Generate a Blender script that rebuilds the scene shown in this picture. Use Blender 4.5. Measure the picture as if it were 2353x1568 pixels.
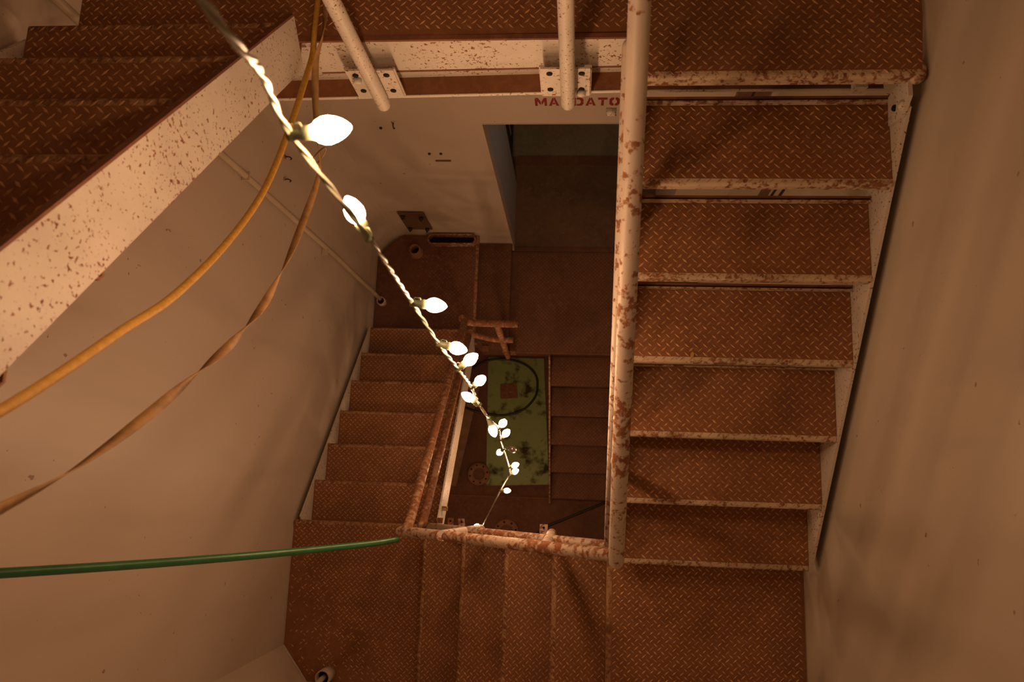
import bpy, bmesh, math, random
from mathutils import Vector, Matrix, Quaternion
random.seed(7)
for o in list(bpy.data.objects): bpy.data.objects.remove(o)
SC = bpy.context.scene
COL = SC.collection

# ------------------------------------------------------------------ camera
cam_d = bpy.data.cameras.new('camera'); cam = bpy.data.objects.new('camera', cam_d); COL.objects.link(cam)
RW = Matrix(((0.9962010562614199, 0.03521732306846383, -0.07964418157984147),
             (-0.019825628511060425, 0.9822803264892315, 0.1863660501441994),
             (0.08479622608213612, -0.18407906004785082, 0.9792469043576941)))
cam.matrix_world = Matrix.Translation((0, 0, 7.506)) @ RW.transposed().to_4x4()
cam_d.sensor_width = 36.0; cam_d.lens = 1808.27 * 36 / 2353
cam_d.clip_start = 0.02; cam_d.clip_end = 60
cam_d.dof.use_dof = True; cam_d.dof.focus_distance = 2.9; cam_d.dof.aperture_fstop = 4.5
SC.camera = cam

# ------------------------------------------------------------------ world, exposure
w = bpy.data.worlds.new('world'); SC.world = w; w.use_nodes = True
w.node_tree.nodes['Background'].inputs[0].default_value = (0.02, 0.012, 0.007, 1)
w.node_tree.nodes['Background'].inputs[1].default_value = 0.0
SC.view_settings.view_transform = 'Standard'
SC.view_settings.look = 'None'
SC.view_settings.gamma = 1.0
SC.view_settings.exposure = -0.08
SC.view_settings.use_curve_mapping = False

BULB_COL = (1.0, 0.54, 0.28)
BULB_POWER = 2.95          # emission strength factor of a bulb
CORR_POWER = 3.6

# ------------------------------------------------------------------ materials
def nt(name):
    m = bpy.data.materials.new(name); m.use_nodes = True
    t = m.node_tree; b = t.nodes['Principled BSDF']
    return m, t, b
def noise(t, scale, detail=3, rough=.55, dist=0., vec=None):
    n = t.nodes.new('ShaderNodeTexNoise'); n.inputs['Scale'].default_value = scale
    n.inputs['Detail'].default_value = detail; n.inputs['Roughness'].default_value = rough
    n.inputs['Distortion'].default_value = dist
    if vec is not None: t.links.new(vec, n.inputs['Vector'])
    return n.outputs['Fac']
def pos(t, scale=(1, 1, 1)):
    g = t.nodes.new('ShaderNodeNewGeometry')
    m = t.nodes.new('ShaderNodeVectorMath'); m.operation = 'MULTIPLY'
    m.inputs[1].default_value = scale
    t.links.new(g.outputs['Position'], m.inputs[0]); return m.outputs[0]
def ramp(t, fac, a, b, ca=(0, 0, 0, 1), cb=(1, 1, 1, 1)):
    r = t.nodes.new('ShaderNodeValToRGB'); e = r.color_ramp.elements
    e[0].position = a; e[0].color = ca; e[1].position = b; e[1].color = cb
    t.links.new(fac, r.inputs[0]); return r.outputs[0]
def mix(t, fac, a, b):
    m = t.nodes.new('ShaderNodeMix'); m.data_type = 'RGBA'
    if isinstance(fac, float): m.inputs[0].default_value = fac
    else: t.links.new(fac, m.inputs[0])
    for s, v in ((m.inputs[6], a), (m.inputs[7], b)):
        if isinstance(v, tuple): s.default_value = v if len(v) == 4 else v + (1,)
        else: t.links.new(v, s)
    return m.outputs[2]
def mathn(t, op, a, b):
    m = t.nodes.new('ShaderNodeMath'); m.operation = op
    for i, v in enumerate((a, b)):
        if isinstance(v, (int, float)): m.inputs[i].default_value = v
        else: t.links.new(v, m.inputs[i])
    return m.outputs[0]
def bump(t, b, h, strength=.3, dist=.002):
    n = t.nodes.new('ShaderNodeBump'); n.inputs['Strength'].default_value = strength
    n.inputs['Distance'].default_value = dist
    t.links.new(h, n.inputs['Height']); t.links.new(n.outputs[0], b.inputs['Normal'])
def wall_paint(name, ca, cb, dirt=(.22, .13, .07)):
    m, t, b = nt(name); p = pos(t)
    c = mix(t, ramp(t, noise(t, 1.4, 4), .35, .7), ca, cb)
    st = noise(t, 3.2, 3, .5, .3, pos(t, (1, 1, .22)))
    c = mix(t, mathn(t, 'MULTIPLY', ramp(t, st, .52, .8), .45), c, tuple(x * .72 for x in cb))
    sp = noise(t, 26, 2, .5, 0, p)
    c = mix(t, mathn(t, 'MULTIPLY', ramp(t, sp, .735, .76), .8), c, dirt)
    t.links.new(c, b.inputs['Base Color']); b.inputs['Roughness'].default_value = .42
    bump(t, b, noise(t, 5, 2, .5, 0, p), .12, .02)
    return m
def rust_paint(name, paint, rust, scale, lo, hi, mod=2.5, rough=.45, stretch=(1, 1, 1), amp=.45):
    """paint with rust blotches whose density varies"""
    m, t, b = nt(name); p = pos(t, stretch)
    d = noise(t, mod, 2, .5, 0, p)
    n = noise(t, scale, 5, .6, .15, p)
    f = mathn(t, 'ADD', n, mathn(t, 'MULTIPLY', mathn(t, 'SUBTRACT', d, .5), amp))
    msk = ramp(t, f, lo, hi)
    pc = mix(t, ramp(t, noise(t, 6, 3, .6, 0, p), .3, .75), paint, tuple(x * .82 for x in paint))
    rc = mix(t, ramp(t, noise(t, 40, 4, .6, 0, p), .35, .7), rust, tuple(x * .5 for x in rust))
    c = mix(t, msk, pc, rc)
    t.links.new(c, b.inputs['Base Color'])
    r = mix(t, msk, (rough,) * 3, (.85,) * 3); t.links.new(r, b.inputs['Roughness'])
    bump(t, b, f, .35, .002)
    return m
def rust_plate(name, ca, cb, cc, rough=.6):
    m, t, b = nt(name); p = pos(t)
    c = mix(t, ramp(t, noise(t, 4.2, 4, .6, .2, p), .32, .68), ca, cb)
    c = mix(t, ramp(t, noise(t, 33, 4, .65, 0, p), .45, .72), c, cc)
    dk = noise(t, 1.7, 3, .6, .4, p)
    c = mix(t, mathn(t, 'MULTIPLY', ramp(t, dk, .5, .75), .7), c, tuple(x * .38 for x in ca))
    t.links.new(c, b.inputs['Base Color'])
    t.links.new(ramp(t, noise(t, 20, 3, .6, 0, p), .3, .7, (rough - .1,) * 3 + (1,), (rough + .2,) * 3 + (1,)), b.inputs['Roughness'])
    b.inputs['Specular IOR Level'].default_value = .45
    bump(t, b, noise(t, 130, 3, .6, 0, p), .25, .0015)
    return m
def worn_plate(name, ca, cb, cc, rough=.45):
    """raised pattern rubbed bright in places and still brown in others"""
    m = rust_plate(name, ca, cb, cc, rough); t = m.node_tree; b = t.nodes['Principled BSDF']; p = pos(t)
    src = b.inputs['Base Color'].links[0].from_socket
    f = ramp(t, noise(t, 42, 3, .7, 0, p), .30, .58)
    t.links.new(mix(t, f, tuple(x * .45 for x in ca), src), b.inputs['Base Color'])
    return m
def plain(name, col, rough=.5, metal=0., var=.18, scale=30):
    m, t, b = nt(name); p = pos(t)
    c = mix(t, ramp(t, noise(t, scale, 4, .6, 0, p), .3, .7), col, tuple(x * (1 - 2 * var) for x in col))
    t.links.new(c, b.inputs['Base Color']); b.inputs['Roughness'].default_value = rough
    b.inputs['Metallic'].default_value = metal
    return m
M = {}
M['wall'] = wall_paint('cream_wall_paint', (.60, .52, .44), (.54, .465, .38))
M['wall_e'] = wall_paint('dimmed_olive_cream_wall', (.535, .475, .385), (.48, .425, .335))  # slightly greener cream, darkened to stand in for weaker light on this wall
M['jamb'] = wall_paint('grey_blue_paint', (.44, .47, .48), (.40, .43, .44))
M['white_rust'] = rust_paint('white_paint_rust_spots', (.68, .63, .55), (.30, .115, .045), 100, .60, .64, 4.5, .45, (1, 1, 1), .20)
M['rail_rust'] = rust_paint('white_rail_paint_rust', (.62, .53, .44), (.36, .155, .065), 42, .54, .62, 4.0)
M['rail_heavy'] = rust_paint('rusted_rail_paint', (.54, .42, .32), (.33, .135, .055), 46, .44, .55, 4.0)
M['rail_brown'] = rust_paint('brown_rusted_rail', (.42, .26, .15), (.28, .115, .048), 46, .36, .5, 4.0)
M['nose'] = rust_paint('worn_nosing_paint', (.64, .52, .38), (.32, .14, .06), 60, .49, .61, 6.0, .5)
M['nose_dark'] = rust_paint('rusted_nosing_paint', (.40, .24, .12), (.24, .10, .04), 55, .42, .58, 6.0, .6)
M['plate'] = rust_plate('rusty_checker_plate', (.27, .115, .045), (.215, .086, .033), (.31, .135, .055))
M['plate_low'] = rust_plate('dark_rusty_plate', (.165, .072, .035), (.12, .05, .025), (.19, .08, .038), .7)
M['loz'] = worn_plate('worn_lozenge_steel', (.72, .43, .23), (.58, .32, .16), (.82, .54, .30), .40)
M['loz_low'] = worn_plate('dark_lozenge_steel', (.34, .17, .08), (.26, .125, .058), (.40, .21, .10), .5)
M['rust'] = rust_plate('bare_rust', (.22, .095, .045), (.15, .06, .03), (.27, .11, .05), .75)
M['flange'] = rust_plate('dusty_flange_rust', (.30, .15, .08), (.24, .11, .055), (.34, .17, .09), .75)
M['dark'] = plain('dark_metal', (.02, .018, .016), .6)
M['hole'] = plain('black_recess', (.008, .007, .006), .9)
M['green'] = rust_paint('green_deck_paint', (.25, .34, .10), (.06, .042, .02), 9, .53, .68, 2.6, .5)
M['green_dark'] = rust_plate('green_checker_plate', (.23, .20, .12), (.18, .155, .09), (.26, .22, .14), .6)
M['tan'] = rust_plate('tan_deck', (.17, .095, .045), (.125, .068, .03), (.19, .11, .055), .6)
M['red'] = plain('red_stencil_paint', (.30, .012, .014), .55, 0, .15, 60)
M['yrope'] = plain('yellow_rope', (.60, .34, .05), .6, 0, .15, 90)
M['strap'] = plain('tan_webbing', (.46, .27, .10), .7, 0, .25, 25)
M['hose'] = plain('green_hose', (.03, .17, .055), .38, 0, .12, 20)
M['wire'] = plain('pale_green_wire', (.30, .31, .23), .4, 0, .1, 30)
M['socket'] = plain('green_socket', (.17, .20, .12), .45, 0, .1, 40)
M['conduit'] = plain('cream_conduit', (.60, .52, .40), .45, 0, .05, 10)
M['cable'] = plain('black_cable', (.03, .028, .026), .5)
M['brownbox'] = plain('brown_box', (.17, .10, .05), .5)
M['wood'] = plain('weathered_board', (.30, .17, .095), .75, 0, .2, 14)
m, t, b = nt('lit_bulb'); b.inputs['Base Color'].default_value = (.9, .85, .75, 1)
b.inputs['Emission Color'].default_value = BULB_COL + (1,); b.inputs['Emission Strength'].default_value = 100 * BULB_POWER
M['bulb'] = m
m, t, b = nt('clear_bulb_glass'); b.inputs['Transmission Weight'].default_value = .9; b.inputs['Roughness'].default_value = .05
b.inputs['Base Color'].default_value = (.9, .88, .85, 1)
M['glass'] = m
m, t, b = nt('corridor_lamp_diffuser'); b.inputs['Emission Color'].default_value = (1, .93, .84, 1)
b.inputs['Emission Strength'].default_value = CORR_POWER
M['lamp'] = m

# ------------------------------------------------------------------ mesh helpers
class MB:
    def __init__(s): s.v = []; s.f = []; s.smooth = []
    def add(s, v, f, smooth=False):
        k = len(s.v); s.v += [tuple(p) for p in v]; s.f += [tuple(i + k for i in q) for q in f]; s.smooth += [smooth] * len(f); return s
    def box(s, a, b):
        x0, y0, z0 = (min(a[i], b[i]) for i in range(3)); x1, y1, z1 = (max(a[i], b[i]) for i in range(3))
        return s.add([(x0, y0, z0), (x1, y0, z0), (x1, y1, z0), (x0, y1, z0), (x0, y0, z1), (x1, y0, z1), (x1, y1, z1), (x0, y1, z1)],
                     [(0, 3, 2, 1), (4, 5, 6, 7), (0, 1, 5, 4), (1, 2, 6, 5), (2, 3, 7, 6), (3, 0, 4, 7)])
    def prism(s, poly, fa, fb):
        """poly list of 2-D points; fa/fb map a 2-D point to the two end caps"""
        n = len(poly); v = [fa(p) for p in poly] + [fb(p) for p in poly]
        f = [tuple(range(n - 1, -1, -1)), tuple(range(n, 2 * n))] + [(i, (i + 1) % n, n + (i + 1) % n, n + i) for i in range(n)]
        return s.add(v, f)
    def tube(s, pts, r, n=12, caps=True, round_end=(False, False)):
        pts = [Vector(p) for p in pts]; rr = r if isinstance(r, (list, tuple)) else [r] * len(pts)
        rr = list(rr)
        for end in (0, 1):
            if round_end[end]:
                i = 0 if end == 0 else -1; d = (pts[0] - pts[1]).normalized() if end == 0 else (pts[-1] - pts[-2]).normalized()
                base = pts[i].copy(); R0 = rr[i]
                ex = [(base + d * R0 * math.sin(a), R0 * max(math.cos(a), .05)) for a in (.4, .8, 1.15, 1.45)]
                for q, r2 in ex:
                    if end == 0: pts.insert(0, q); rr.insert(0, r2)
                    else: pts.append(q); rr.append(r2)
        T = []
        for i in range(len(pts)):
            d = pts[min(i + 1, len(pts) - 1)] - pts[max(i - 1, 0)]
            T.append(d.normalized() if d.length > 1e-9 else Vector((0, 0, 1)))
        u = T[0].orthogonal().normalized(); v = []
        for i, p in enumerate(pts):
            if i: u = (T[i - 1].rotation_difference(T[i]) @ u); u = (u - T[i] * u.dot(T[i])).normalized()
            w2 = T[i].cross(u)
            v += [p + (u * math.cos(2 * math.pi * k / n) + w2 * math.sin(2 * math.pi * k / n)) * rr[i] for k in range(n)]
        f = []
        for i in range(len(pts) - 1):
            f += [(i * n + k, i * n + (k + 1) % n, (i + 1) * n + (k + 1) % n, (i + 1) * n + k) for k in range(n)]
        s.add(v, f, True)
        if caps:
            L = len(pts) - 1; k0 = len(s.v) - len(v)
            s.f += [tuple(k0 + k for k in range(n - 1, -1, -1)), tuple(k0 + L * n + k for k in range(n))]; s.smooth += [False, False]
        return s
    def lathe(s, prof, o, axis, n=16):
        """prof: (radius, height) pairs along axis from o"""
        o = Vector(o); a = Vector(axis).normalized(); u = a.orthogonal().normalized(); w2 = a.cross(u); v = []
        for r, h in prof: v += [o + a * h + (u * math.cos(2 * math.pi * k / n) + w2 * math.sin(2 * math.pi * k / n)) * r for k in range(n)]
        f = []
        for i in range(len(prof) - 1): f += [(i * n + k, i * n + (k + 1) % n, (i + 1) * n + (k + 1) % n, (i + 1) * n + k) for k in range(n)]
        return s.add(v, f, True)
    def mesh(s, name, mat):
        me = bpy.data.meshes.new(name); me.from_pydata(s.v, [], s.f); me.update()
        me.polygons.foreach_set('use_smooth', s.smooth); me.materials.append(M[mat] if isinstance(mat, str) else mat)
        bm = bmesh.new(); bm.from_mesh(me); bmesh.ops.recalc_face_normals(bm, faces=bm.faces); bm.to_mesh(me); bm.free()
        return me
    def obj(s, name, mat, parent=None, kind=None, label=None):
        o = bpy.data.objects.new(name, s.mesh(name, mat)); COL.objects.link(o); o.parent = parent
        if kind: o['kind'] = kind
        if label: o['label'] = label
        return o
def spline(P, n=10):
    P = [Vector(p) for p in P]; Q = [P[0] * 2 - P[1]] + P + [P[-1] * 2 - P[-2]]; out = []
    for i in range(1, len(Q) - 2):
        a, b_, c, d = Q[i - 1], Q[i], Q[i + 1], Q[i + 2]
        for k in range(n):
            t_ = k / n
            out.append(.5 * ((2 * b_) + (c - a) * t_ + (2 * a - 5 * b_ + 4 * c - d) * t_ ** 2 + (3 * b_ - a - 3 * c + d) * t_ ** 3))
    out.append(P[-1]); return out
def thing(name, label, cat, loc=(0, 0, 0), group=None, rz=0):
    o = bpy.data.objects.new(name, None); COL.objects.link(o); o.location = loc; o.rotation_euler = (0, 0, rz)
    o.empty_display_size = .05
    o['label'] = label; o['category'] = cat
    if group: o['group'] = group
    bpy.context.view_layer.update()
    return o
def tag(o, label, cat, group=None):
    o['label'] = label; o['category'] = cat
    if group: o['group'] = group
    return o
def child(mb, name, mat, parent, kind=None, label=None):
    """mesh given in world coordinates, re-expressed in its parent's frame"""
    inv = parent.matrix_world.inverted()
    mb.v = [tuple(inv @ Vector(p)) for p in mb.v]
    o = mb.obj(name, mat, parent, kind, label); bpy.context.view_layer.update(); return o
def struct(name, mb, mat, label=None):
    return mb.obj(name, mat, None, 'structure', label)

def lozenges(regions, z, pitch=.031, L=.0125, Wd=.0031, h=.0021, ok=None):
    rnd = random.Random(5)
    mb = MB(); 
    for (x0, x1, y0, y1) in regions:
        for par in (0, 1):
            i0 = math.ceil((x0 + .006) / pitch - par * .5); i1 = math.floor((x1 - .006) / pitch - par * .5)
            j0 = math.ceil((y0 + .006) / pitch - par * .5); j1 = math.floor((y1 - .006) / pitch - par * .5)
            for i in range(i0, i1 + 1):
                for j in range(j0, j1 + 1):
                    cx, cy = (i + par * .5) * pitch, (j + par * .5) * pitch
                    if ok and not ok(cx, cy): continue
                    a = math.radians(42 if par else -42); ca, sa = math.cos(a), math.sin(a)
                    l, wd, hh = L * rnd.uniform(.8, 1.08), Wd * rnd.uniform(.75, 1.2), h * rnd.uniform(.6, 1.1)
                    P = [(-l, 0, 0), (0, -wd, 0), (l, 0, 0), (0, wd, 0), (-l * .5, 0, hh), (l * .5, 0, hh)]
                    mb.add([(cx + x * ca - y * sa, cy + x * sa + y * ca, z + zz) for x, y, zz in P],
                           [(0, 1, 5, 4), (1, 2, 5), (2, 3, 4, 5), (3, 0, 4)])
    return mb

# sheet metal profile extruded along local x; profile in (y,z), thickness downwards/backwards
def sheet(mb, prof, x0, x1, th=.006):
    n = len(prof); off = []
    for i, (y, z) in enumerate(prof):
        a = Vector(prof[max(i - 1, 0)]); c = Vector(prof[min(i + 1, n - 1)]); d = (c - a).normalized()
        off.append((y - d.y * th, z + d.x * th))
    poly = [tuple(p) for p in prof] + off[::-1]
    N = len(poly); v = [(x0, y, z) for y, z in poly] + [(x1, y, z) for y, z in poly]
    f = [(i, (i + 1) % N, N + (i + 1) % N, N + i) for i in range(N)]
    for i in range(n - 1):
        f += [(i, N - 1 - i, N - 2 - i, i + 1), (N + i, N + i + 1, N + N - 2 - i, N + N - 1 - i)]
    return mb.add(v, f)
NB = .021   # nosing band width
def nose_profile(r=.012, drop=.034):
    p = [(NB, 0.0), (r, 0.0)]
    for k in range(1, 5):
        a = math.pi / 2 * k / 4; p.append((r - r * math.sin(a), -r + r * math.cos(a)))
    p.append((0, -drop)); return p

# ================================================================== SETTING
XW, XE, YN, YS, ZT = -1.605, .955, 1.955, -1.085, 9.6
ZN, ZSE, ZSW, ZNW, ZNF = 5.419, 4.019, 3.013, 1.60, 1.20
T = .12
struct('wall_west', MB().box((XW - T, -.90, -.1), (XW, 1.77, ZT)), 'wall')
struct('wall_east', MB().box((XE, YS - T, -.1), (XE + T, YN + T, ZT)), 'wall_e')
struct('wall_south', MB().box((-1.46, YS - T, -.1), (XE, YS, ZT)), 'wall')
struct('wall_southwest', MB().prism([(XW, -.90), (-1.455, YS), (-1.455, YS - T), (XW - T, -.95)], lambda p: (p[0], p[1], -.1), lambda p: (p[0], p[1], ZT)), 'wall')
struct('wall_northwest', MB().prism([(XW, 1.77), (-1.598, 1.805), (-1.571, 1.850), (-1.525, 1.900), (-1.475, 1.935), (-1.445, 1.950), (-1.41, YN), (-1.41, YN + T), (XW - T, YN + T), (XW - T, 1.77)], lambda p: (p[0], p[1], -.1), lambda p: (p[0], p[1], ZT)), 'wall')
DX0, DX1, DZ = -.552, .615, 3.53
wn = MB()
wn.box((-1.41, YN, -.1), (DX0, YN + .10, ZT)); wn.box((DX1, YN, -.1), (XE, YN + .10, ZT))
wn.box((DX0, YN, DZ), (DX1, YN + .10, ZT)); wn.box((DX0, YN, -.1), (DX1, YN + .10, ZNF - .012))
struct('wall_north', wn, 'wall')
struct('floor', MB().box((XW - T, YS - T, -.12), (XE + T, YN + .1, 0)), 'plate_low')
struct('ceiling', MB().box((XW - T, YS - T, ZT), (XE + T, YN + .1, ZT + .1)), 'wall')
# passage behind the doorway
struct('wall_passage_west', MB().box((DX0 - .14, YN + .10, ZNF - .1), (DX0 - .004, 2.56, DZ)), 'jamb')
struct('wall_passage_east', MB().box((DX1, YN + .10, ZNF - .1), (DX1 + .12, 4.3, DZ)), 'wall')
struct('wall_passage_back', MB().prism([(-1.5, 4.3), (DX1 + .12, 4.3), (DX1 + .12, 4.4), (-1.5, 4.4)], lambda p: (p[0], p[1], ZNF - .1), lambda p: (p[0], p[1], DZ)), 'wall')
struct('wall_passage_side', MB().box((-1.6, 2.56, ZNF - .1), (-1.5, 4.4, DZ)), 'wall')
struct('ceiling_passage', MB().box((-1.6, YN + .10, DZ), (DX1 + .12, 4.4, DZ + .1)), 'wall')
struct('floor_passage', MB().box((-1.5, YN, ZNF - .1), (DX1, 4.3, ZNF)), 'tan')
tr = MB().box((DX0, YN - .008, ZNF), (DX1, YN + .03, ZNF + .006)); tr.box((DX0, 2.71, ZNF), (DX1, 2.79, ZNF + .02))
struct('trim_1', tr, 'plate_low')
# bead of old paint along the header edge
struct('trim_2', MB().box((DX0, YN - .004, DZ - .006), (DX1, YN + .10, DZ)), 'wall')

# ================================================================== STAIR FLIGHTS
def make_flight(name, label, noses, width, depth, rz, lip, mats, stringers, lozmat, pitch=.031):
    """noses: world positions of each tread's nose at its local x=0 end; front is local -y"""
    root = thing(name, label, 'staircase', noses[-1], None, rz)
    inv = root.matrix_world.inverted()
    pl = MB(); top = [(depth, lip), (depth, .006), (depth - .004, 0), (NB, 0)] if lip else [(depth, 0), (NB, 0)]
    sheet(pl, top, 0, width); me_p = pl.mesh('tread', mats[0])
    no = MB(); sheet(no, nose_profile(), 0, width); me_n = no.mesh('nosing', mats[1])
    me_l = lozenges([(0, width, .004, depth - .012)], 0.0, pitch).mesh('lozenge_relief', lozmat)
    lipm = None
    if lip:
        l = MB().box((0, depth - .0075, .008), (width, depth - .012, lip + .001)); lipm = l.mesh('back_lip', mats[1])
    for p in noses:
        o = bpy.data.objects.new('tread', me_p); COL.objects.link(o); o.parent = root; o.location = inv @ Vector(p)
        for nm, me in (('nosing', me_n), ('lozenge_relief', me_l), ('back_lip', lipm)):
            if me is None: continue
            q = bpy.data.objects.new(nm, me); COL.objects.link(q); q.parent = o
            if nm == 'lozenge_relief': q['kind'] = 'stuff'
    bpy.context.view_layer.update()
    for s in stringers: child(s[1], s[0], s[2], root)
    return root
def stringer_y(x0, x1, ya, za, yb, zb, depth, square=True):
    """plate between x0,x1; top edge (ya,za)->(yb,zb); ends cut square to the slope"""
    d = Vector((yb - ya, zb - za)).normalized(); n = Vector((-d.y, d.x))
    if n.y > 0: n = -n
    P = [(ya, za), (yb, zb), (yb + n.x * depth, zb + n.y * depth), (ya + n.x * depth, za + n.y * depth)]
    return MB().prism(P, lambda p: (x0, p[0], p[1]), lambda p: (x1, p[0], p[1]))
def stringer_x(y0, y1, xa, za, xb, zb, depth):
    d = Vector((xb - xa, zb - za)).normalized(); n = Vector((-d.y, d.x))
    if n.y > 0: n = -n
    P = [(xa, za), (xb, zb), (xb + n.x * depth, zb + n.y * depth), (xa + n.x * depth, za + n.y * depth)]
    return MB().prism(P, lambda p: (p[0], y0, p[1]), lambda p: (p[0], y1, p[1]))
# east upper flight, six treads going down to the south
gE, Y0E = .2402, 1.1615
eN = [(.150, Y0E - i * gE, ZN - .2 * i) for i in range(1, 7)]
flight_e = make_flight('stair_flight', 'right-hand rusty checker-plate stair flight with cream worn nosings beside the right wall', eN, .767, gE + .027, 0, .03,
    ('plate', 'nose'), [('stringer', stringer_y(.918, .928, 1.105, 5.352, -.285, 4.222, .19), 'white_rust'),
                        ('stringer', stringer_y(.136, .149, 1.10, 5.36, -.285, 4.222, .19), 'white_rust')], 'loz')
# south flight, four treads going down to the west
gS = .2371
sN = [(.1373 - j * gS, -.240, ZSE - .2012 * j) for j in range(1, 5)]
flight_s = make_flight('stair_flight', 'short stair flight of four treads along the bottom edge, going down leftwards', sN, .838, gS + .022, -math.pi / 2, .03,
    ('plate', 'nose_dark'), [('stringer', stringer_x(-.239, -.229, .12, ZSE - .02, -.80, ZSW + .21, .2), 'rail_brown'),
                             ('stringer', stringer_x(-1.083, -1.076, .12, ZSE - .01, -.80, ZSW + .235, .2), 'white_rust')], 'loz')
# west lower flight, six treads going down to the north (front is +y)
gW = .2292
wN = [(-.776, -.2186 + k * gW, ZSW - .2019 * k) for k in range(1, 7)]
flight_w = make_flight('stair_flight', 'left lower stair flight of six treads between left wall and paired rusty rails', wN, .79, gW + .02, math.pi, .03,
    ('plate', 'nose_dark'), [('stringer', stringer_y(-.775, -.765, -.19, 3.035, 1.10, 1.95, .17), 'white_rust'),
                             ('stringer', stringer_y(-1.575, -1.567, -.20, 3.005, 1.16, 1.81, .17), 'white_rust')], 'loz')
# upper west flight climbing towards the viewer (front is +y)
uN = [(-.845, 1.231 - .2175 * (k - 1), ZN + .2 * k) for k in range(1, 9)]
flight_u = make_flight('stair_flight', 'near stair flight in the top left corner with a broad rust-speckled white stringer', uN, .71, .2175 + .02, math.pi, .03,
    ('plate', 'nose_dark'), [('stringer', stringer_y(-.842, -.828, 1.304, 5.532, -.45, 7.215, .150), 'white_rust'),
                             ('stringer', stringer_y(-1.57, -1.558, 1.20, 5.60, -.45, 7.19, .16), 'white_rust')], 'loz')
child(stringer_y(-.8435, -.8265, 1.306, 5.5365, -.45, 7.2195, .006), 'stringer_edge', 'rust', flight_u)
# lowest flight at the bottom of the well
gL = .2328
lN = [(-.229, 1.084 - k * gL, ZNF - .2 * k) for k in range(1, 6)]
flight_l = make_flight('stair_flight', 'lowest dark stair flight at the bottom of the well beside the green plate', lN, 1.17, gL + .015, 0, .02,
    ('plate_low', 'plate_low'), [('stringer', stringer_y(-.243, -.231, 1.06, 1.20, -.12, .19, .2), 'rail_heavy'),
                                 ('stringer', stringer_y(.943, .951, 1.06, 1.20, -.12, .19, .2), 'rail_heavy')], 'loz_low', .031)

# ================================================================== LANDINGS
def deck(root, name, poly, z, mat, loz, regions, ok=None, th=.008, lift=0.0):
    d = child(MB().prism(poly, lambda p: (p[0], p[1], z - th), lambda p: (p[0], p[1], z)), name, mat, root)
    inv = d.matrix_world.inverted(); mb = lozenges(regions, z, ok=ok)
    mb.v = [tuple(inv @ Vector(p)) for p in mb.v]
    mb.obj('lozenge_relief', loz, d, 'stuff'); return d
def nosing(root, p0, p1, front, mat, drop=.036):
    """nosing strip between p0 and p1 (top edge), facing the unit direction front"""
    p0, p1, f = Vector(p0), Vector(p1), Vector(front); mb = MB(); sheet(mb, nose_profile(.012, drop), 0, (p1 - p0).length)
    ux = (p1 - p0).normalized()
    mb.v = [tuple(p0 + ux * x - f * y + Vector((0, 0, z))) for x, y, z in mb.v]
    return child(mb, 'nosing', mat, root)
# --- upper north landing
ln = thing('landing', 'upper landing of rusty checker plate across the top edge, with white front beam', 'landing', (-.3, 1.6, ZN - .4))
dk = deck(ln, 'deck_plate', [(-1.556, YN - .004), (-1.556, 1.20), (-.845, 1.20), (-.845, 1.303), (.14, 1.311), (.14, Y0E + NB), (.934, Y0E + NB), (.944, 1.35), (.944, YN - .004)], ZN, 'plate', 'loz',
     [(-1.556, -.845, 1.22, 1.95), (-.845, .14, 1.315, 1.95), (.14, .938, Y0E + .01, 1.95)])
nosing(ln, (.13, Y0E, ZN), (.936, Y0E, ZN), (0, -1, 0), 'nose', .042)
child(MB().tube([(.934, Y0E + .03, ZN - .019), (.934, Y0E + .012, ZN - .019), (.925, Y0E + .006, ZN - .019)], .019, 10, True, (True, True)), 'nosing_end', 'nose', ln)
child(MB().prism([(-.842, ZN), (.14, ZN), (.14, 5.255), (-.842, 5.232)], lambda p: (p[0], 1.296, p[1]), lambda p: (p[0], 1.304, p[1])), 'front_beam', 'white_rust', ln)
child(MB().box((-1.0, 1.290, ZN - .006), (.14, 1.3045, ZN + .003)), 'beam_edge', 'rust', ln)
child(MB().prism([(-.842, 5.234), (.14, 5.257), (.14, 5.249), (-.842, 5.226)], lambda p: (p[0], 1.2945, p[1]), lambda p: (p[0], 1.3155, p[1])), 'beam_edge', 'rust', ln)
def ledge(a, b_):   # strip that follows the slightly tilted lower channel
    return [(-1.25, 5.133 + a), (.12, 5.181 + a), (.92, 5.181 + a), (.92, 5.181 + b_), (.12, 5.181 + b_), (-1.25, 5.133 + b_)]
child(MB().prism(ledge(.004, .20), lambda p: (p[0], 1.316, p[1]), lambda p: (p[0], 1.324, p[1])), 'channel_web', 'white_rust', ln)
child(MB().prism(ledge(-.004, .004), lambda p: (p[0], 1.250, p[1]), lambda p: (p[0], 1.324, p[1])), 'channel_flange', 'plate', ln)
child(MB().prism(ledge(-.007, .006), lambda p: (p[0], 1.2495, p[1]), lambda p: (p[0], 1.2525, p[1])), 'flange_edge', 'white_rust', ln)
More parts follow.
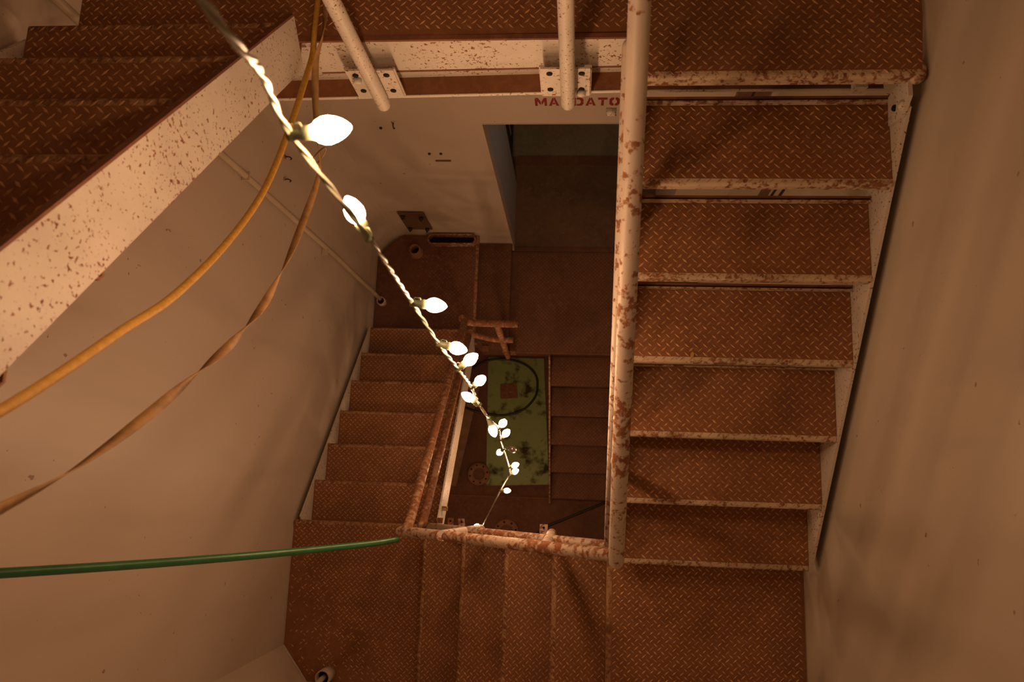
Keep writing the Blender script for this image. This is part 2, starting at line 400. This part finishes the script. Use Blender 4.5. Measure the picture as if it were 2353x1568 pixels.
# end bracket under the right end of the nosing
br = MB().prism([(1.10, 5.24), (1.185, 5.25), (1.20, 5.39), (1.12, 5.39), (1.085, 5.33)], lambda p: (.905, p[0], p[1]), lambda p: (.917, p[0], p[1]))
brk = child(br, 'end_bracket', 'white_rust', ln)
child(MB().lathe([(0, 0), (.017, 0), (.017, .016), (0, .016)], (.905, 1.115, 5.345), (.2, -.75, .6), 6), 'bolt', 'white_rust', brk)
child(MB().lathe([(0, 0), (.011, 0), (.011, .02), (0, .02)], (.93, 1.105, 5.29), (.1, -.9, .3), 8), 'bolt', 'white_rust', brk)
child(MB().lathe([(0, 0), (.010, 0), (.010, .003), (0, .003)], (.9045, 1.13, 5.295), (-1, -.2, .5), 10), 'slot_hole', 'hole', brk)
child(MB().box((.80, 1.20, 5.25), (.835, 1.24, 5.29)), 'lug', 'white_rust', ln)
# --- south-east landing
lse = thing('landing', 'plain corner landing of checker plate in the lower right corner', 'landing', (.55, -.7, ZSE - .3))
deck(lse, 'deck_plate', [(.1373 + NB, YS + .004), (.951, YS + .004), (.951, -.255), (.1373 + NB, -.235)], ZSE, 'plate', 'loz', [(.15, .94, YS + .01, -.27)])
nosing(lse, (.1373, -.235, ZSE), (.1373, YS + .004, ZSE), (-1, 0, 0), 'nose_dark')
child(MB().box((.14, -.262, ZSE - .16), (.95, -.255, ZSE - .008)), 'edge_beam', 'white_rust', lse)
# --- south-west landing
lsw = thing('landing', 'corner landing with cut corner at lower left, under the green hose', 'landing', (-1.2, -.6, ZSW - .3))
swr = random.Random(3)
sw_ok = lambda x, y: (x + 1.6) + (y + .90) * .80 > .03 and swr.random() < min(1, max(.12, (x + 1.6) * 1.6 + (y + 1.085) * 1.5 - .25))
deck(lsw, 'deck_plate', [(-1.60, -.2186 - NB), (-1.60, -.895), (-1.452, YS + .003), (-.79, YS + .003), (-.79, -.2186 - NB)], ZSW, 'plate', 'loz', [(-1.59, -.80, YS + .02, -.225)], sw_ok)
nosing(lsw, (-.79, -.2186, ZSW), (-1.598, -.2186, ZSW), (0, 1, 0), 'nose_dark')
# --- lower north-west landing
lnw = thing('landing', 'dark lower landing with cut corner below the wall bracket, at foot of left flight', 'landing', (-1.2, 1.5, ZNW - .3))
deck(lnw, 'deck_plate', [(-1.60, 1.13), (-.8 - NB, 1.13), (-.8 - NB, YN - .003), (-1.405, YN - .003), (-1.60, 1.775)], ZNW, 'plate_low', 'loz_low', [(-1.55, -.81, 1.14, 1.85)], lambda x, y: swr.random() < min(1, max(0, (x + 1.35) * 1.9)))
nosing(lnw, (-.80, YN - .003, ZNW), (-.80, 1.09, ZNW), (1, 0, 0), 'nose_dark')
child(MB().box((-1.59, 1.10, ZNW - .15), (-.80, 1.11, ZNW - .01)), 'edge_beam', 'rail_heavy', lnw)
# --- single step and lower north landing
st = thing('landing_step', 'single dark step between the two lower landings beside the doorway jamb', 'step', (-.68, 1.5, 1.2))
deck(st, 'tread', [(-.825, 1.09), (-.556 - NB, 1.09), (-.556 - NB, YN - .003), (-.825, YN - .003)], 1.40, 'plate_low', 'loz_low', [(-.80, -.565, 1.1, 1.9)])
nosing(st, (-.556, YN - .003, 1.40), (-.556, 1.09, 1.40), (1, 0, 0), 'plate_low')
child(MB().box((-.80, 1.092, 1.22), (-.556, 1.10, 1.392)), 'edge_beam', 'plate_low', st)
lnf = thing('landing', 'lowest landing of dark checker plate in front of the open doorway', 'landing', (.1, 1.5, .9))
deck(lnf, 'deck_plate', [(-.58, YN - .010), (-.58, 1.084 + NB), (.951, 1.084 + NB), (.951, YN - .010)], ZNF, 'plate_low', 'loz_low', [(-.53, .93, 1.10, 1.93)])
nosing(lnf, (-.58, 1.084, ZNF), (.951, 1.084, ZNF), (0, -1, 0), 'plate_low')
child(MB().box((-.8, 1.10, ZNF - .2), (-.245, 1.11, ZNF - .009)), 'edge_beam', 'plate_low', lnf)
# --- raised plate on the bottom floor
lb = thing('floor_plate', 'dark rusty floor plate at the very bottom of the well, beyond the rail', 'floor plate', (0, -.5, 0))
child(MB().box((-1.5, -1.07, .001), (.94, -.085, .03)), 'plate', 'plate_low', lb)
child(MB().box((-1.3, -.085, .001), (.94, -.075, .034)), 'edge_strip', 'rust', lb)

# ================================================================== GUARD RAILS
RR = .024
# --- rail of the upper landing: two posts hang in front of the beam
gn = thing('guard_rail', 'white rust-speckled guard rail with two posts bolted below the upper landing beam', 'railing', (-.3, 1.22, 5.1))
for px in (-.648, -.050):
    po = child(MB().tube([(px, 1.212, 5.178), (px, 1.212, 6.33)], .0225, 16, True, (True, False)), 'post', 'white_rust', gn)
    bp = child(MB().box((px - .082, 1.236, 5.180), (px + .068, 1.242, 5.345)), 'base_plate', 'white_rust', gn)
    child(MB().box((px + .050, 1.2425, 5.176), (px + .072, 1.2485, 5.345)), 'backing_bar', 'rail_rust', bp)
    child(MB().box((px - .086, 1.2425, 5.176), (px - .070, 1.2485, 5.345)), 'backing_bar', 'rail_rust', bp)
    for dx, dz in ((-.055, .140), (.042, .140), (-.055, .045), (.042, .045)):
        child(MB().lathe([(0, 0), (.0095, 0), (.0095, .004), (0, .004)], (px + dx, 1.2365, 5.180 + dz), (0, -1, 0), 10), 'bolt_hole', 'hole', bp)
    bx = px - .055 if px < -.3 else px + .042
    child(MB().lathe([(0, 0), (.014, 0), (.014, .012), (.009, .016), (0, .016)], (bx, 1.235, 5.180 + (.118 if px < -.3 else .03)), (0, -1, -.2), 8), 'bolt', 'white_rust', bp)
    child(MB().lathe([(0, 0), (.0055, 0), (.0055, .003), (0, .003)], (px, 1.1935, 5.60), (0, -1, 0), 8), 'drill_hole', 'hole', po)
child(MB().tube([(-.80, 1.215, 6.33), (.11, 1.215, 6.33)], RR, 14), 'top_rail', 'white_rust', gn)
child(MB().tube([(-.80, 1.215, 5.93), (.11, 1.215, 5.93)], RR * .9, 14), 'mid_rail', 'white_rust', gn)
# --- rail of the right-hand flight
ge = thing('handrail', 'long white pipe handrail with brown rust streaks running down the right flight', 'railing', (.12, -.2, 4.2))
child(MB().tube([(.125, -.205, 5.027), (.11, .99, 6.04), (.1075, 1.19, 6.21), (.107, 1.215, 6.30)], RR, 18, True, (True, False)), 'top_rail', 'rail_rust', ge)
child(MB().tube([(.124, -.178, 4.60), (.118, .55, 5.22), (.114, 1.10, 5.687)], .021, 14, True, (False, True)), 'mid_rail', 'rail_rust', ge)
for (y, z1) in ((.10, 5.28), (.85, 5.91)):
    zb = ZN - (Y0E - y) * .8326
    child(MB().tube([(.118, y, z1), (.141, y, zb - .04)], .0185, 12), 'post', 'rail_rust', ge)
    child(MB().lathe([(0, 0), (.013, 0), (.013, .03), (0, .03)], (.098, 1.12, 5.30), (-1, 0, 0), 8), 'bolt', 'white_rust', ge)
# --- rail of the short south flight
gs = thing('handrail', 'rusty white double pipe rail along the short lower flight, running across the well', 'railing', (-.3, -.19, 3.6))
child(MB().tube([(.112, -.187, 5.03), (-.30, -.190, 4.60), (-.735, -.194, 4.135)], .0212, 18, True, (False, True)), 'top_rail', 'rail_heavy', gs)
child(MB().tube([(.120, -.190, 4.588), (-.26, -.188, 4.25), (-.68, -.186, 3.865)], .0200, 16), 'mid_rail', 'rail_heavy', gs)
for a, b_ in (((-.515, -.190, 4.40), (-.436, -.190, 3.80)), ((-.098, -.190, 4.80), (-.103, -.190, 3.93))):
    child(MB().tube([a, b_], .0215, 14, True, (False, True)), 'post', 'rail_rust', gs)
for x, z, w_, tw in ((-.685, 3.10, .015, 0), (-.612, 3.14, .017, .3), (-.158, 3.44, .02, 0)):
    mb = MB().prism([(x - w_, -.23), (x + w_, -.23), (x + w_ - tw * .03, -.172), (x - w_ - tw * .03, -.172)], lambda p: (p[0], p[1], z), lambda p: (p[0], p[1], z + .008))
    tb = child(mb, 'bracket_tab', 'rail_heavy', gs)
    child(MB().lathe([(0, 0), (.006, 0), (.006, .002), (0, .002)], (x - tw * .018, -.188, z + .0085), (0, 0, 1), 10), 'bolt_hole', 'hole', tb)
# --- paired rails of the left lower flight
gw = thing('handrail', 'pair of brown rusty pipe rails slanting down beside the left lower flight', 'railing', (-.72, .3, 2.6))
child(MB().tube([(-.705, -.185, 4.16), (-.703, -.150, 4.11), (-.715, 1.03, 2.72)], .021, 16, True, (True, True)), 'top_rail', 'rail_brown', gw)
child(MB().tube([(-.70, -.182, 3.86), (-.702, -.150, 3.80), (-.745, 1.03, 2.28)], .020, 16, True, (True, True)), 'mid_rail', 'rail_brown', gw)
for z in (2.93, 3.07):
    c = child(MB().box((-.766, -.205 if z > 3 else -.14, z - .02), (-.735, -.175 if z > 3 else -.115, z + .005)), 'bracket_clip', 'rail_heavy', gw)
# --- broken rail at the lowest landing
gl = thing('guard_rail', 'short broken rusty guard rail with sawn-off ends at edge of lowest landing', 'railing', (-.55, 1.04, 1.3))
child(MB().tube([(-.735, 1.035, 2.74), (-.70, 1.03, 2.64), (-.66, 1.03, 2.625), (-.392, 1.03, 2.61)], .023, 14), 'top_rail', 'rail_brown', gl)
child(MB().tube(spline([(-.735, 1.03, 2.32), (-.715, 1.03, 2.23), (-.62, 1.03, 2.10), (-.53, 1.03, 2.06), (-.462, 1.03, 2.06)], 6), .021, 14), 'mid_rail', 'rail_brown', gl)
child(MB().tube([(-.527, 1.03, 2.60), (-.562, 1.03, 1.33)], .021, 14, True, (False, True)), 'post', 'rail_brown', gl)
child(MB().box((-.60, 1.055, 1.28), (-.50, 1.062, 1.42)), 'base_plate', 'rail_brown', gl)
child(MB().box((-.60, 1.062, 1.26), (-.575, 1.10, 1.30)), 'bracket_tab', 'rust', gl)
child(MB().box((-.76, 1.06, 1.40), (-.71, 1.10, 1.42)), 'bracket_tab', 'rust', gl)

# ================================================================== STRING LIGHTS
sl = thing('string_light', 'string of glowing teardrop bulbs on a pale wire hanging down through the well', 'string lights', (-.35, .35, 7.4))
BUL = [((-0.409, 0.478, 6.5), (-0.352, 0.486, 6.5)), ((-.357, .407, 6.256), (-.378, .445, 6.27)), ((-.375, .402, 5.806), (-.333, .401, 5.806)),
       ((-.356, .356, 5.556), (-.318, .350, 5.55)), ((-.343, .330, 5.306), (-.311, .350, 5.31)), ((-.349, .322, 4.956), (-.321, .338, 4.97)),
       ((-.351, .292, 4.706), (-.387, .313, 4.71)), ((-.327, .252, 4.606), (-.314, .215, 4.60)), ((-.340, .253, 4.106), (-.318, .272, 4.13)),
       ((-.368, .231, 3.706), (-.341, .257, 3.72)), ((-.410, .218, 3.056), (-.432, .202, 3.04)), ((-.422, .128, 2.526), (-.390, .140, 2.53)),
       ((-.428, .085, 2.42), (-.397, .105, 2.41)), ((-.530, -.018, 1.906), (-.496, -.017, 1.906)), ((-.691, -.288, 1.506), (-.722, -.288, 1.506))]
UP = [((-.50, .22, 8.4), (-.54, .25, 8.41))]
path = [(-.62, 0, 9.1)] + [u[0] for u in UP[::-1]] + [(-.36, .42, 7.3), (-0.339, 0.416, 6.86), (-0.379, 0.470, 6.68)] + [b_[0] for b_ in BUL] + [(-.80, -.45, 1.1), (-.86, -.7, .25), (-.7, -.8, .04)]
sp = spline(path, 14)
L = 0; tw = ([], [])
for i, p in enumerate(sp):
    if i: L += (p - sp[i - 1]).length
    a = L * 2 * math.pi / .13
    for k in (0, 1): tw[k].append(p + Vector((math.cos(a + k * math.pi), math.sin(a + k * math.pi), 0)) * .0026)
wm = MB(); wm.tube(tw[0], .0032, 6); wm.tube(tw[1], .0032, 6)
child(wm, 'twisted_wire', 'wire', sl)
bulbp = [(a * 1.09, b_ * 1.09) for a, b_ in [(0, 0), (.008, 0), (.0095, .004), (.0125, .007), (.0155, .014), (.016, .021), (.014, .029), (.0105, .037), (.006, .043), (.002, .0465), (0, .047)]]
sockp = [(0, -.006), (.008, -.006), (.0085, .0), (.0085, .012), (.0105, .014), (.0105, .028), (.0095, .030), (0, .030)]
def bulb(wp, bp, mat='bulb', k=1.0):
    wp, bp = Vector(wp), Vector(bp); d = bp - wp
    L0 = .052
    if d.length < L0: d.z += math.copysign(math.sqrt(max(L0 ** 2 - d.length ** 2, 0)), d.z if abs(d.z) > 1e-6 else -1) * .4
    d.normalize()
    s = child(MB().lathe(sockp, wp, d, 12), 'socket', 'socket', sl)
    cl = d.orthogonal().normalized()
    child(MB().tube([wp + cl * .008, wp + cl * .016 + d * .004, wp + cl * .015 + d * .016, wp + cl * .009 + d * .018], .0012, 6), 'clip', 'socket', s)
    child(MB().lathe([(q * k, h * k) for q, h in bulbp], wp + d * .029, d, 16), 'bulb', mat, s, None, None if mat == 'bulb' else 'clear unlit bulb')
for i_, (a, b_) in enumerate(BUL + UP): bulb(a, b_, 'bulb', 1.12 if i_ == 0 else .96)
bulb((-.403, .226, 3.12), (-.365, .215, 3.12), 'glass')

# ================================================================== ROPES AND HOSE LINES
rp = [(-.80, 1.62, 5.440), (-.80, 1.43, 5.434), (-.80, 1.315, 5.437), (-.802, 1.25, 5.43), (-.80, 1.172, 5.46), (-.80, .922, 5.567), (-.80, .714, 5.684), (-.80, .522, 5.854), (-.80, .351, 6.051), (-.80, .248, 6.211), (-.80, .158, 6.347), (-.80, .081, 6.473), (-.80, -.02, 6.66), (-.80, -.12, 6.9)]
o = MB().tube(spline(rp, 8), .0085, 10).obj('rope', 'yrope'); tag(o, 'yellow rope drooping from upper landing beam to the left edge, upper of two lines', 'rope')
spt = spline([(-.772, 1.40, 5.436), (-.772, 1.30, 5.440), (-.80, 1.221, 5.405), (-.80, 1.038, 5.352), (-.80, .938, 5.293), (-.80, .751, 5.385), (-.80, .528, 5.535), (-.80, .349, 5.717), (-.80, .162, 6.008), (-.80, .02, 6.261), (-.80, -.053, 6.444), (-.80, -.12, 6.65)], 14)
mb = MB(); vv = []; Lr = 0
for i, p in enumerate(spt):
    d = (spt[min(i + 1, len(spt) - 1)] - spt[max(i - 1, 0)]).normalized()
    if i: Lr += (p - spt[i - 1]).length
    u = Vector((1, 0, 0)); u = (u - d * u.dot(d)).normalized(); v2 = d.cross(u)
    a = Lr * 8.5 + math.sin(Lr * 5) * .8
    s1 = (u * math.cos(a) + v2 * math.sin(a)) * .0105; s2 = (-u * math.sin(a) + v2 * math.cos(a)) * .0012
    vv += [p + s1 + s2, p - s1 + s2, p - s1 - s2, p + s1 - s2]
ff = []
for i in range(len(spt) - 1): ff += [(i * 4 + k, i * 4 + (k + 1) % 4, i * 4 + 4 + (k + 1) % 4, i * 4 + 4 + k) for k in range(4)]
mb.add(vv, ff, True); o = mb.obj('webbing_strap', 'strap'); tag(o, 'twisted tan webbing strap drooping to the left edge below the yellow rope', 'strap')
cr = [(-.80 + .02 * math.cos(a), .965 + .035 * math.cos(a * 1.0 + .4), 5.32 + .033 * math.sin(a)) for a in [k * 2 * math.pi / 20 for k in range(27)]]
o = MB().tube(cr, .0022, 6).obj('wire_ring', 'strap'); tag(o, 'small loose wire ring tangled on the webbing strap near the brightest bulb', 'wire ring')
hp = [(-1.42, -.22, 6.10), (-1.241, -.22, 5.829), (-1.097, -.22, 5.567), (-.987, -.22, 5.319), (-.896, -.22, 5.066), (-.808, -.22, 4.765), (-.748, -.22, 4.521), (-.717, -.220, 4.275)]
o = MB().tube(spline(hp, 8), .0115, 14).obj('hose', 'hose'); tag(o, 'dark green hose stretching from the left edge to the end of the rusty rail', 'hose')

# ================================================================== CONDUITS, SLEEVES AND SMALL FITTINGS
cd = thing('cable_conduit', 'cream conduit running down the left wall into a floor sleeve', 'conduit', (-1.57, 1.43, 1.6))
child(MB().tube([(-1.585, 1.395, 6.2), (-1.585, 1.40, 4.41), (-1.583, 1.44, 2.6), (-1.578, 1.435, 2.1), (-1.56, 1.425, 1.85), (-1.545, 1.41, 1.66)], .015, 12), 'pipe', 'conduit', cd)
child(MB().lathe([(.018, .0), (.034, .0), (.034, .07), (.026, .07), (.026, .005)], (-1.538, 1.395, 1.601), (0, 0, 1), 16), 'sleeve', 'rail_rust', cd)
child(MB().lathe([(0, 0), (.026, 0)], (-1.538, 1.395, 1.66), (0, 0, 1), 16), 'sleeve_opening', 'hole', cd)
for z in (4.1, 2.9): child(MB().box((-1.603, 1.385, z), (-1.565, 1.43, z + .012)), 'clamp', 'conduit', cd)
c2 = thing('cable_conduit', 'thin cream pipe leaving an open floor sleeve at the bottom edge, lower left', 'conduit', (-1.32, -1.04, 3.013))
child(MB().lathe([(.024, 0), (.040, 0), (.040, .11), (.034, .11), (.034, .01)], (-1.335, -1.035, 3.014), (0, 0, 1), 18), 'sleeve', 'conduit', c2)
child(MB().lathe([(0, 0), (.034, 0)], (-1.335, -1.035, 3.07), (0, 0, 1), 18), 'sleeve_opening', 'hole', c2)
child(MB().tube([(-1.335, -1.035, 3.03), (-1.337, -1.04, 3.13), (-1.34, -1.058, 3.3), (-1.34, -1.065, 5.6)], .014, 12), 'pipe', 'conduit', c2)
# open pipe stub, oblong coaming, ring on the lower landing
ps = thing('pipe_stub', 'open rusty pipe stub standing on the dark lower landing', 'pipe', (-1.29, 1.81, 1.6))
child(MB().lathe([(.052, 0), (.052, .006), (.043, .006), (.043, .10), (.035, .10), (.035, .004)], (-1.29, 1.805, 1.6005), (0, 0, 1), 20), 'pipe', 'flange', ps)
child(MB().lathe([(0, 0), (.035, 0)], (-1.29, 1.805, 1.605), (0, 0, 1), 20), 'opening', 'hole', ps)
def stadium(x0, x1, y, r, n=8):
    P = []
    for k in range(n + 1): a = math.pi / 2 + math.pi * k / n; P.append((x0 + r + r * math.cos(a), y + r * math.sin(a)))
    for k in range(n + 1): a = -math.pi / 2 + math.pi * k / n; P.append((x1 - r + r * math.cos(a), y + r * math.sin(a)))
    return P
co = thing('slot_coaming', 'oblong rusty slot coaming on the dark lower landing against the back wall', 'coaming', (-1.0, 1.90, 1.6))
A, B = stadium(-1.20, -.818, 1.90, .042), stadium(-1.19, -.828, 1.90, .033); n = len(A); mb = MB()
z0, z1 = 1.601, 1.672
mb.add([(x, y, z0) for x, y in A] + [(x, y, z1) for x, y in A] + [(x, y, z1) for x, y in B] + [(x, y, z0 + .004) for x, y in B],
       [(k * n + i, k * n + (i + 1) % n, (k + 1) * n + (i + 1) % n, (k + 1) * n + i) for k in range(3) for i in range(n)])
child(mb, 'rim', 'rail_heavy', co)
child(MB().prism(B, lambda p: (p[0], p[1], 1.603), lambda p: (p[0], p[1], 1.606)), 'opening', 'hole', co)
o = MB().lathe([(.060, 0), (.064, .0), (.064, .008), (.057, .008), (.057, 0)], (-1.449, 1.647, 1.601), (0, 0, 1), 24).obj('pipe_collar', 'rust'); tag(o, 'thin ring-shaped collar on the dark lower landing near the left wall', 'collar')
bk = thing('wall_bracket', 'brown bolted bracket plate on the back wall above the dark lower landing', 'bracket', (-1.24, 1.95, 1.95))
child(MB().prism([(-1.335, 2.150), (-1.14, 2.140), (-1.14, 1.775), (-1.335, 1.785)], lambda p: (p[0], 1.937, p[1]), lambda p: (p[0], 1.944, p[1])), 'plate', 'brownbox', bk)
for x, z in ((-1.305, 2.09), (-1.175, 2.06), (-1.305, 1.82), (-1.175, 1.81)):
    child(MB().lathe([(0, 0), (.016, 0), (.016, .018), (.008, .018), (.008, .03), (0, .03)], (x, 1.9365, z), (0, -1, 0), 8), 'bolt', 'dark', bk)

# ---- stencil lettering on the wall above the doorway
def stencil(ch):
    """quads in a 1-wide, 1-high cell"""
    D = {'M': [[(0, 0), (.22, 0), (.22, .62), (0, .95)], [(.05, 1), (.27, 1), (.50, .52), (.50, .18), (.42, .18)], [(.56, .52), (.78, 1), (1, 1), (.60, .18), (.56, .18)], [(.80, 0), (1, 0), (1, .92), (.80, .62)]],
         'A': [[(0, 0), (.26, 0), (.50, .78), (.44, 1), (.36, 1)], [(.50, 1), (.62, 1), (1, 0), (.74, 0), (.53, .72)], [(.36, .20), (.62, .20), (.57, .38), (.42, .38)]],
         'N': [[(0, 0), (.24, 0), (.24, .72), (0, 1)], [(.10, 1), (.32, 1), (.72, .30), (.72, 0), (.62, 0)], [(.78, .25), (1, 0), (1, 1), (.78, 1)]],
         'D': [[(0, 0), (.26, 0), (.26, 1), (0, 1)], [(.33, 1), (.33, .80), (.60, .80), (.72, .66), (.72, .53), (1, .53), (1, .78), (.80, 1)], [(.33, 0), (.33, .20), (.60, .20), (.72, .34), (.72, .47), (1, .47), (1, .22), (.80, 0)]],
         'T': [[(0, .76), (1, .76), (1, 1), (0, 1)], [(.36, 0), (.64, 0), (.64, .70), (.36, .70)]],
         'O': [[(.44, 0), (.44, .20), (.27, .34), (.27, .66), (.44, .80), (.44, 1), (.2, 1), (0, .8), (0, .2), (.2, 0)], [(.56, 0), (.8, 0), (1, .2), (1, .8), (.8, 1), (.56, 1), (.56, .8), (.73, .66), (.73, .34), (.56, .2)]],
         'R': [[(0, 0), (.26, 0), (.26, 1), (0, 1)], [(.33, 1), (.8, 1), (1, .82), (1, .62), (.8, .45), (.33, .45), (.33, .62), (.65, .62), (.74, .7), (.74, .76), (.65, .82), (.33, .82)], [(.45, .40), (.72, .40), (1, 0), (.72, 0)]],
         'Y': [[(.36, 0), (.64, 0), (.64, .40), (.36, .40)], [(0, 1), (.27, 1), (.47, .60), (.47, .46), (.36, .46)], [(.73, 1), (1, 1), (.64, .46), (.53, .46), (.53, .60)]]}
    return D[ch]
tx = thing('stencil_lettering', 'red stencilled word MANDATORY on the wall above the doorway', 'lettering', (0, 1.95, 3.72))
xc, cw, chh, zb = -.250, .052, .082, 3.727
for ch_ in 'MANDATORY':
    wd = cw * (1.18 if ch_ == 'M' else .92 if ch_ == 'T' else 1.0); mb = MB()
    for q in stencil(ch_):
        mb.prism(q, lambda p: (xc + p[0] * wd, 1.9535, zb + p[1] * chh), lambda p: (xc + p[0] * wd, 1.9549, zb + p[1] * chh))
    child(mb, 'letter', 'red', tx); xc += wd + .0105

# ---- small wall fittings
def hook(x, y, z, nx, ny, label):
    t_ = thing('wall_hook', label, 'hook', (x, y, z), 'small hooks left on the walls')
    n_ = Vector((nx, ny, 0)); s_ = Vector((-ny, nx, 0)); c = Vector((x, y, z))
    child(MB().lathe([(0, 0), (.012, 0), (.012, .004), (0, .004)], c, n_, 10), 'rose', 'rail_rust', t_)
    child(MB().tube(spline([c + n_ * .003, c + n_ * .022, c + n_ * .03 + Vector((0, 0, -.02)), c + n_ * .018 + Vector((0, 0, -.038))], 5), .0035, 6), 'hook', 'dark', t_)
hook(-1.04, YN, 3.55, 0, -1, 'small bent hook on back wall right of the brightest bulb')
hook(XW, 1.72, 3.62, 1, 0, 'upper small hook on left wall behind the hanging rope')
hook(XW, 1.60, 3.60, 1, 0, 'lower small hook on left wall behind the hanging rope')
for x, z, lab in ((-1.126, 3.484, 'small dark stud on back wall just right of brightest bulb'), (-.915, 3.14, 'small dark stud on back wall, left one of a pair left of doorway'), (-.845, 3.14, 'small dark stud on back wall, right one of a pair left of doorway')):
    o = MB().lathe([(0, 0), (.009, 0), (.009, .006), (.004, .010), (0, .010)], (x, YN - .0005, z), (0, -1, 0), 8).obj('wall_stud', 'dark'); tag(o, lab, 'stud')
o = MB().box((-.895, YN - .006, 3.03), (-.80, YN, 3.045)).obj('wall_scar', 'brownbox'); tag(o, 'short ragged bar remnant on back wall left of the doorway', 'bar')
jb = thing('junction_box', 'brown box on back wall seen through the gap above the top tread', 'box', (.83, 1.93, 3.84))
child(MB().box((.748, 1.925, 3.76), (.90, 1.954, 3.95)), 'body', 'brownbox', jb)
child(MB().box((.815, 1.918, 3.76), (.822, 1.925, 3.95)), 'cover_seam', 'dark', jb)
sg = thing('wall_panel', 'small brown panel on right wall seen through the second tread gap', 'panel', (.95, 1.57, 3.5))
child(MB().box((.945, 1.53, 3.35), (.9545, 1.60, 3.66)), 'plate', 'brownbox', sg)
for y in (1.50, 1.44): child(MB().box((.947, y - .012, 3.4), (.9545, y, 3.9)), 'strip', 'dark', sg)

# ================================================================== BOTTOM OF THE WELL
gp = thing('green_plate', 'green painted deck plate with dark stains at the bottom of the well', 'plate', (-.55, .64, .02))
child(MB().prism([(-.872, 1.243), (-.334, 1.242), (-.252, .047), (-.845, .017)], lambda p: (p[0], p[1], .002), lambda p: (p[0], p[1], .02)), 'plate', 'green', gp)
child(MB().prism([(-.745, .975), (-.590, 1.0), (-.572, .853), (-.739, .84)], lambda p: (p[0], p[1], .0205), lambda p: (p[0], p[1], .032)), 'square_cover', 'rust', gp)
child(MB().lathe([(.014, 0), (.018, 0), (.018, .004), (.014, .004)], (-.64, .92, .033), (0, 0, 1), 12), 'cover_ring', 'rail_heavy', gp)
o = MB().tube(spline([(-1.22, .80, .068), (-1.0, .72, .068), (-.86, .69, .045), (-.69, .683, .033), (-.52, .74, .033), (-.415, .85, .033), (-.388, .962, .033), (-.41, 1.08, .033), (-.52, 1.18, .033), (-.70, 1.225, .033), (-.88, 1.205, .033), (-1.02, 1.12, .03), (-1.14, 1.02, .02)], 8), .011, 8).obj('loop_cable', 'cable'); tag(o, 'black cable lying in a wide loop on the green plate', 'cable')
o = MB().tube(spline([(.30, -.08, .045), (.269, -.097, .045), (.03, -.204, .045), (-.12, -.27, .045), (-.289, -.354, .045), (-.5, -.55, .045)], 8), .011, 8).obj('floor_cable', 'cable'); tag(o, 'dark cable trailing across the bottom floor plate towards the right', 'cable')
def flange(x, y, z, R, label, r=.055, up=.03):
    t_ = thing('pipe_flange', label, 'flange', (x, y, z))
    child(MB().lathe([(R * .52, 0), (R, 0), (R, up), (R * .52, up), (R * .52, 0)], (x, y, z), (0, 0, 1), 28), 'ring', 'flange', t_)
    child(MB().lathe([(0, 0), (R * .52, 0)], (x, y, z + up * .3), (0, 0, 1), 28), 'bore', 'plate_low', t_)
    for k in range(8):
        a = 2 * math.pi * (k + .3) / 8
        child(MB().lathe([(0, 0), (R * .085, 0), (R * .085, .002), (0, .002)], (x + math.cos(a) * R * .78, y + math.sin(a) * R * .78, z + up), (0, 0, 1), 8), 'bolt_hole', 'hole', t_)
flange(-.915, .121, .03, .105, 'flat round pipe flange with bolt holes left of the green plate')
flange(-.632, -.395, .05, .115, 'rusty flange rim showing just beyond the double pipe rail', up=.05)
for (o_, lab) in ((MB().prism([(-1.215, .01), (-1.123, .001), (-.935, .98), (-1.02, 1.0)], lambda p: (p[0], p[1], .03), lambda p: (p[0], p[1], .055)), 'weathered board lying beside the round flange at the bottom of the well'),):
    o = o_.obj('board', 'wood'); tag(o, lab, 'board')

# ================================================================== PASSAGE BEHIND THE DOORWAY
o = MB().box((-.60, 2.79, ZNF), (DX1 - .005, 4.2, ZNF + .012)).obj('checker_mat', 'green_dark'); tag(o, 'greenish checker floor panel beyond the doorway', 'floor panel')
bc = thing('black_cabinet', 'black cabinet edge just inside the doorway on the left', 'cabinet', (-.68, 3.0, ZNF))
child(MB().box((-.86, 2.66, ZNF + .001), (-.605, 3.15, ZNF + .55)), 'body', 'dark', bc)
child(MB().box((-.60, 2.90, ZNF + .18), (-.605, 2.93, ZNF + .48)), 'trim_bar', 'jamb', bc)
lp = thing('ceiling_lamp', 'flat square ceiling lamp inside the passage beyond the doorway', 'lamp', (.4, 2.5, DZ))
child(MB().box((.30, 2.25, DZ - .03), (.55, 2.65, DZ - .001)), 'housing', 'conduit', lp)
child(MB().box((.315, 2.265, DZ - .036), (.535, 2.635, DZ - .030)), 'diffuser', 'lamp', lp)

# ---- small flake on the third tread of the right flight
o = MB().prism([(-.006, -.008), (.004, -.010), (.007, .003), (.001, .011), (-.005, .004)], lambda p: (.385 + p[0], .470 + p[1], 4.8215), lambda p: (.385 + p[0], .470 + p[1], 4.8235)).obj('paint_flake', 'yrope'); tag(o, 'tiny yellow flake lying near the nosing of the third right-hand tread', 'flake')
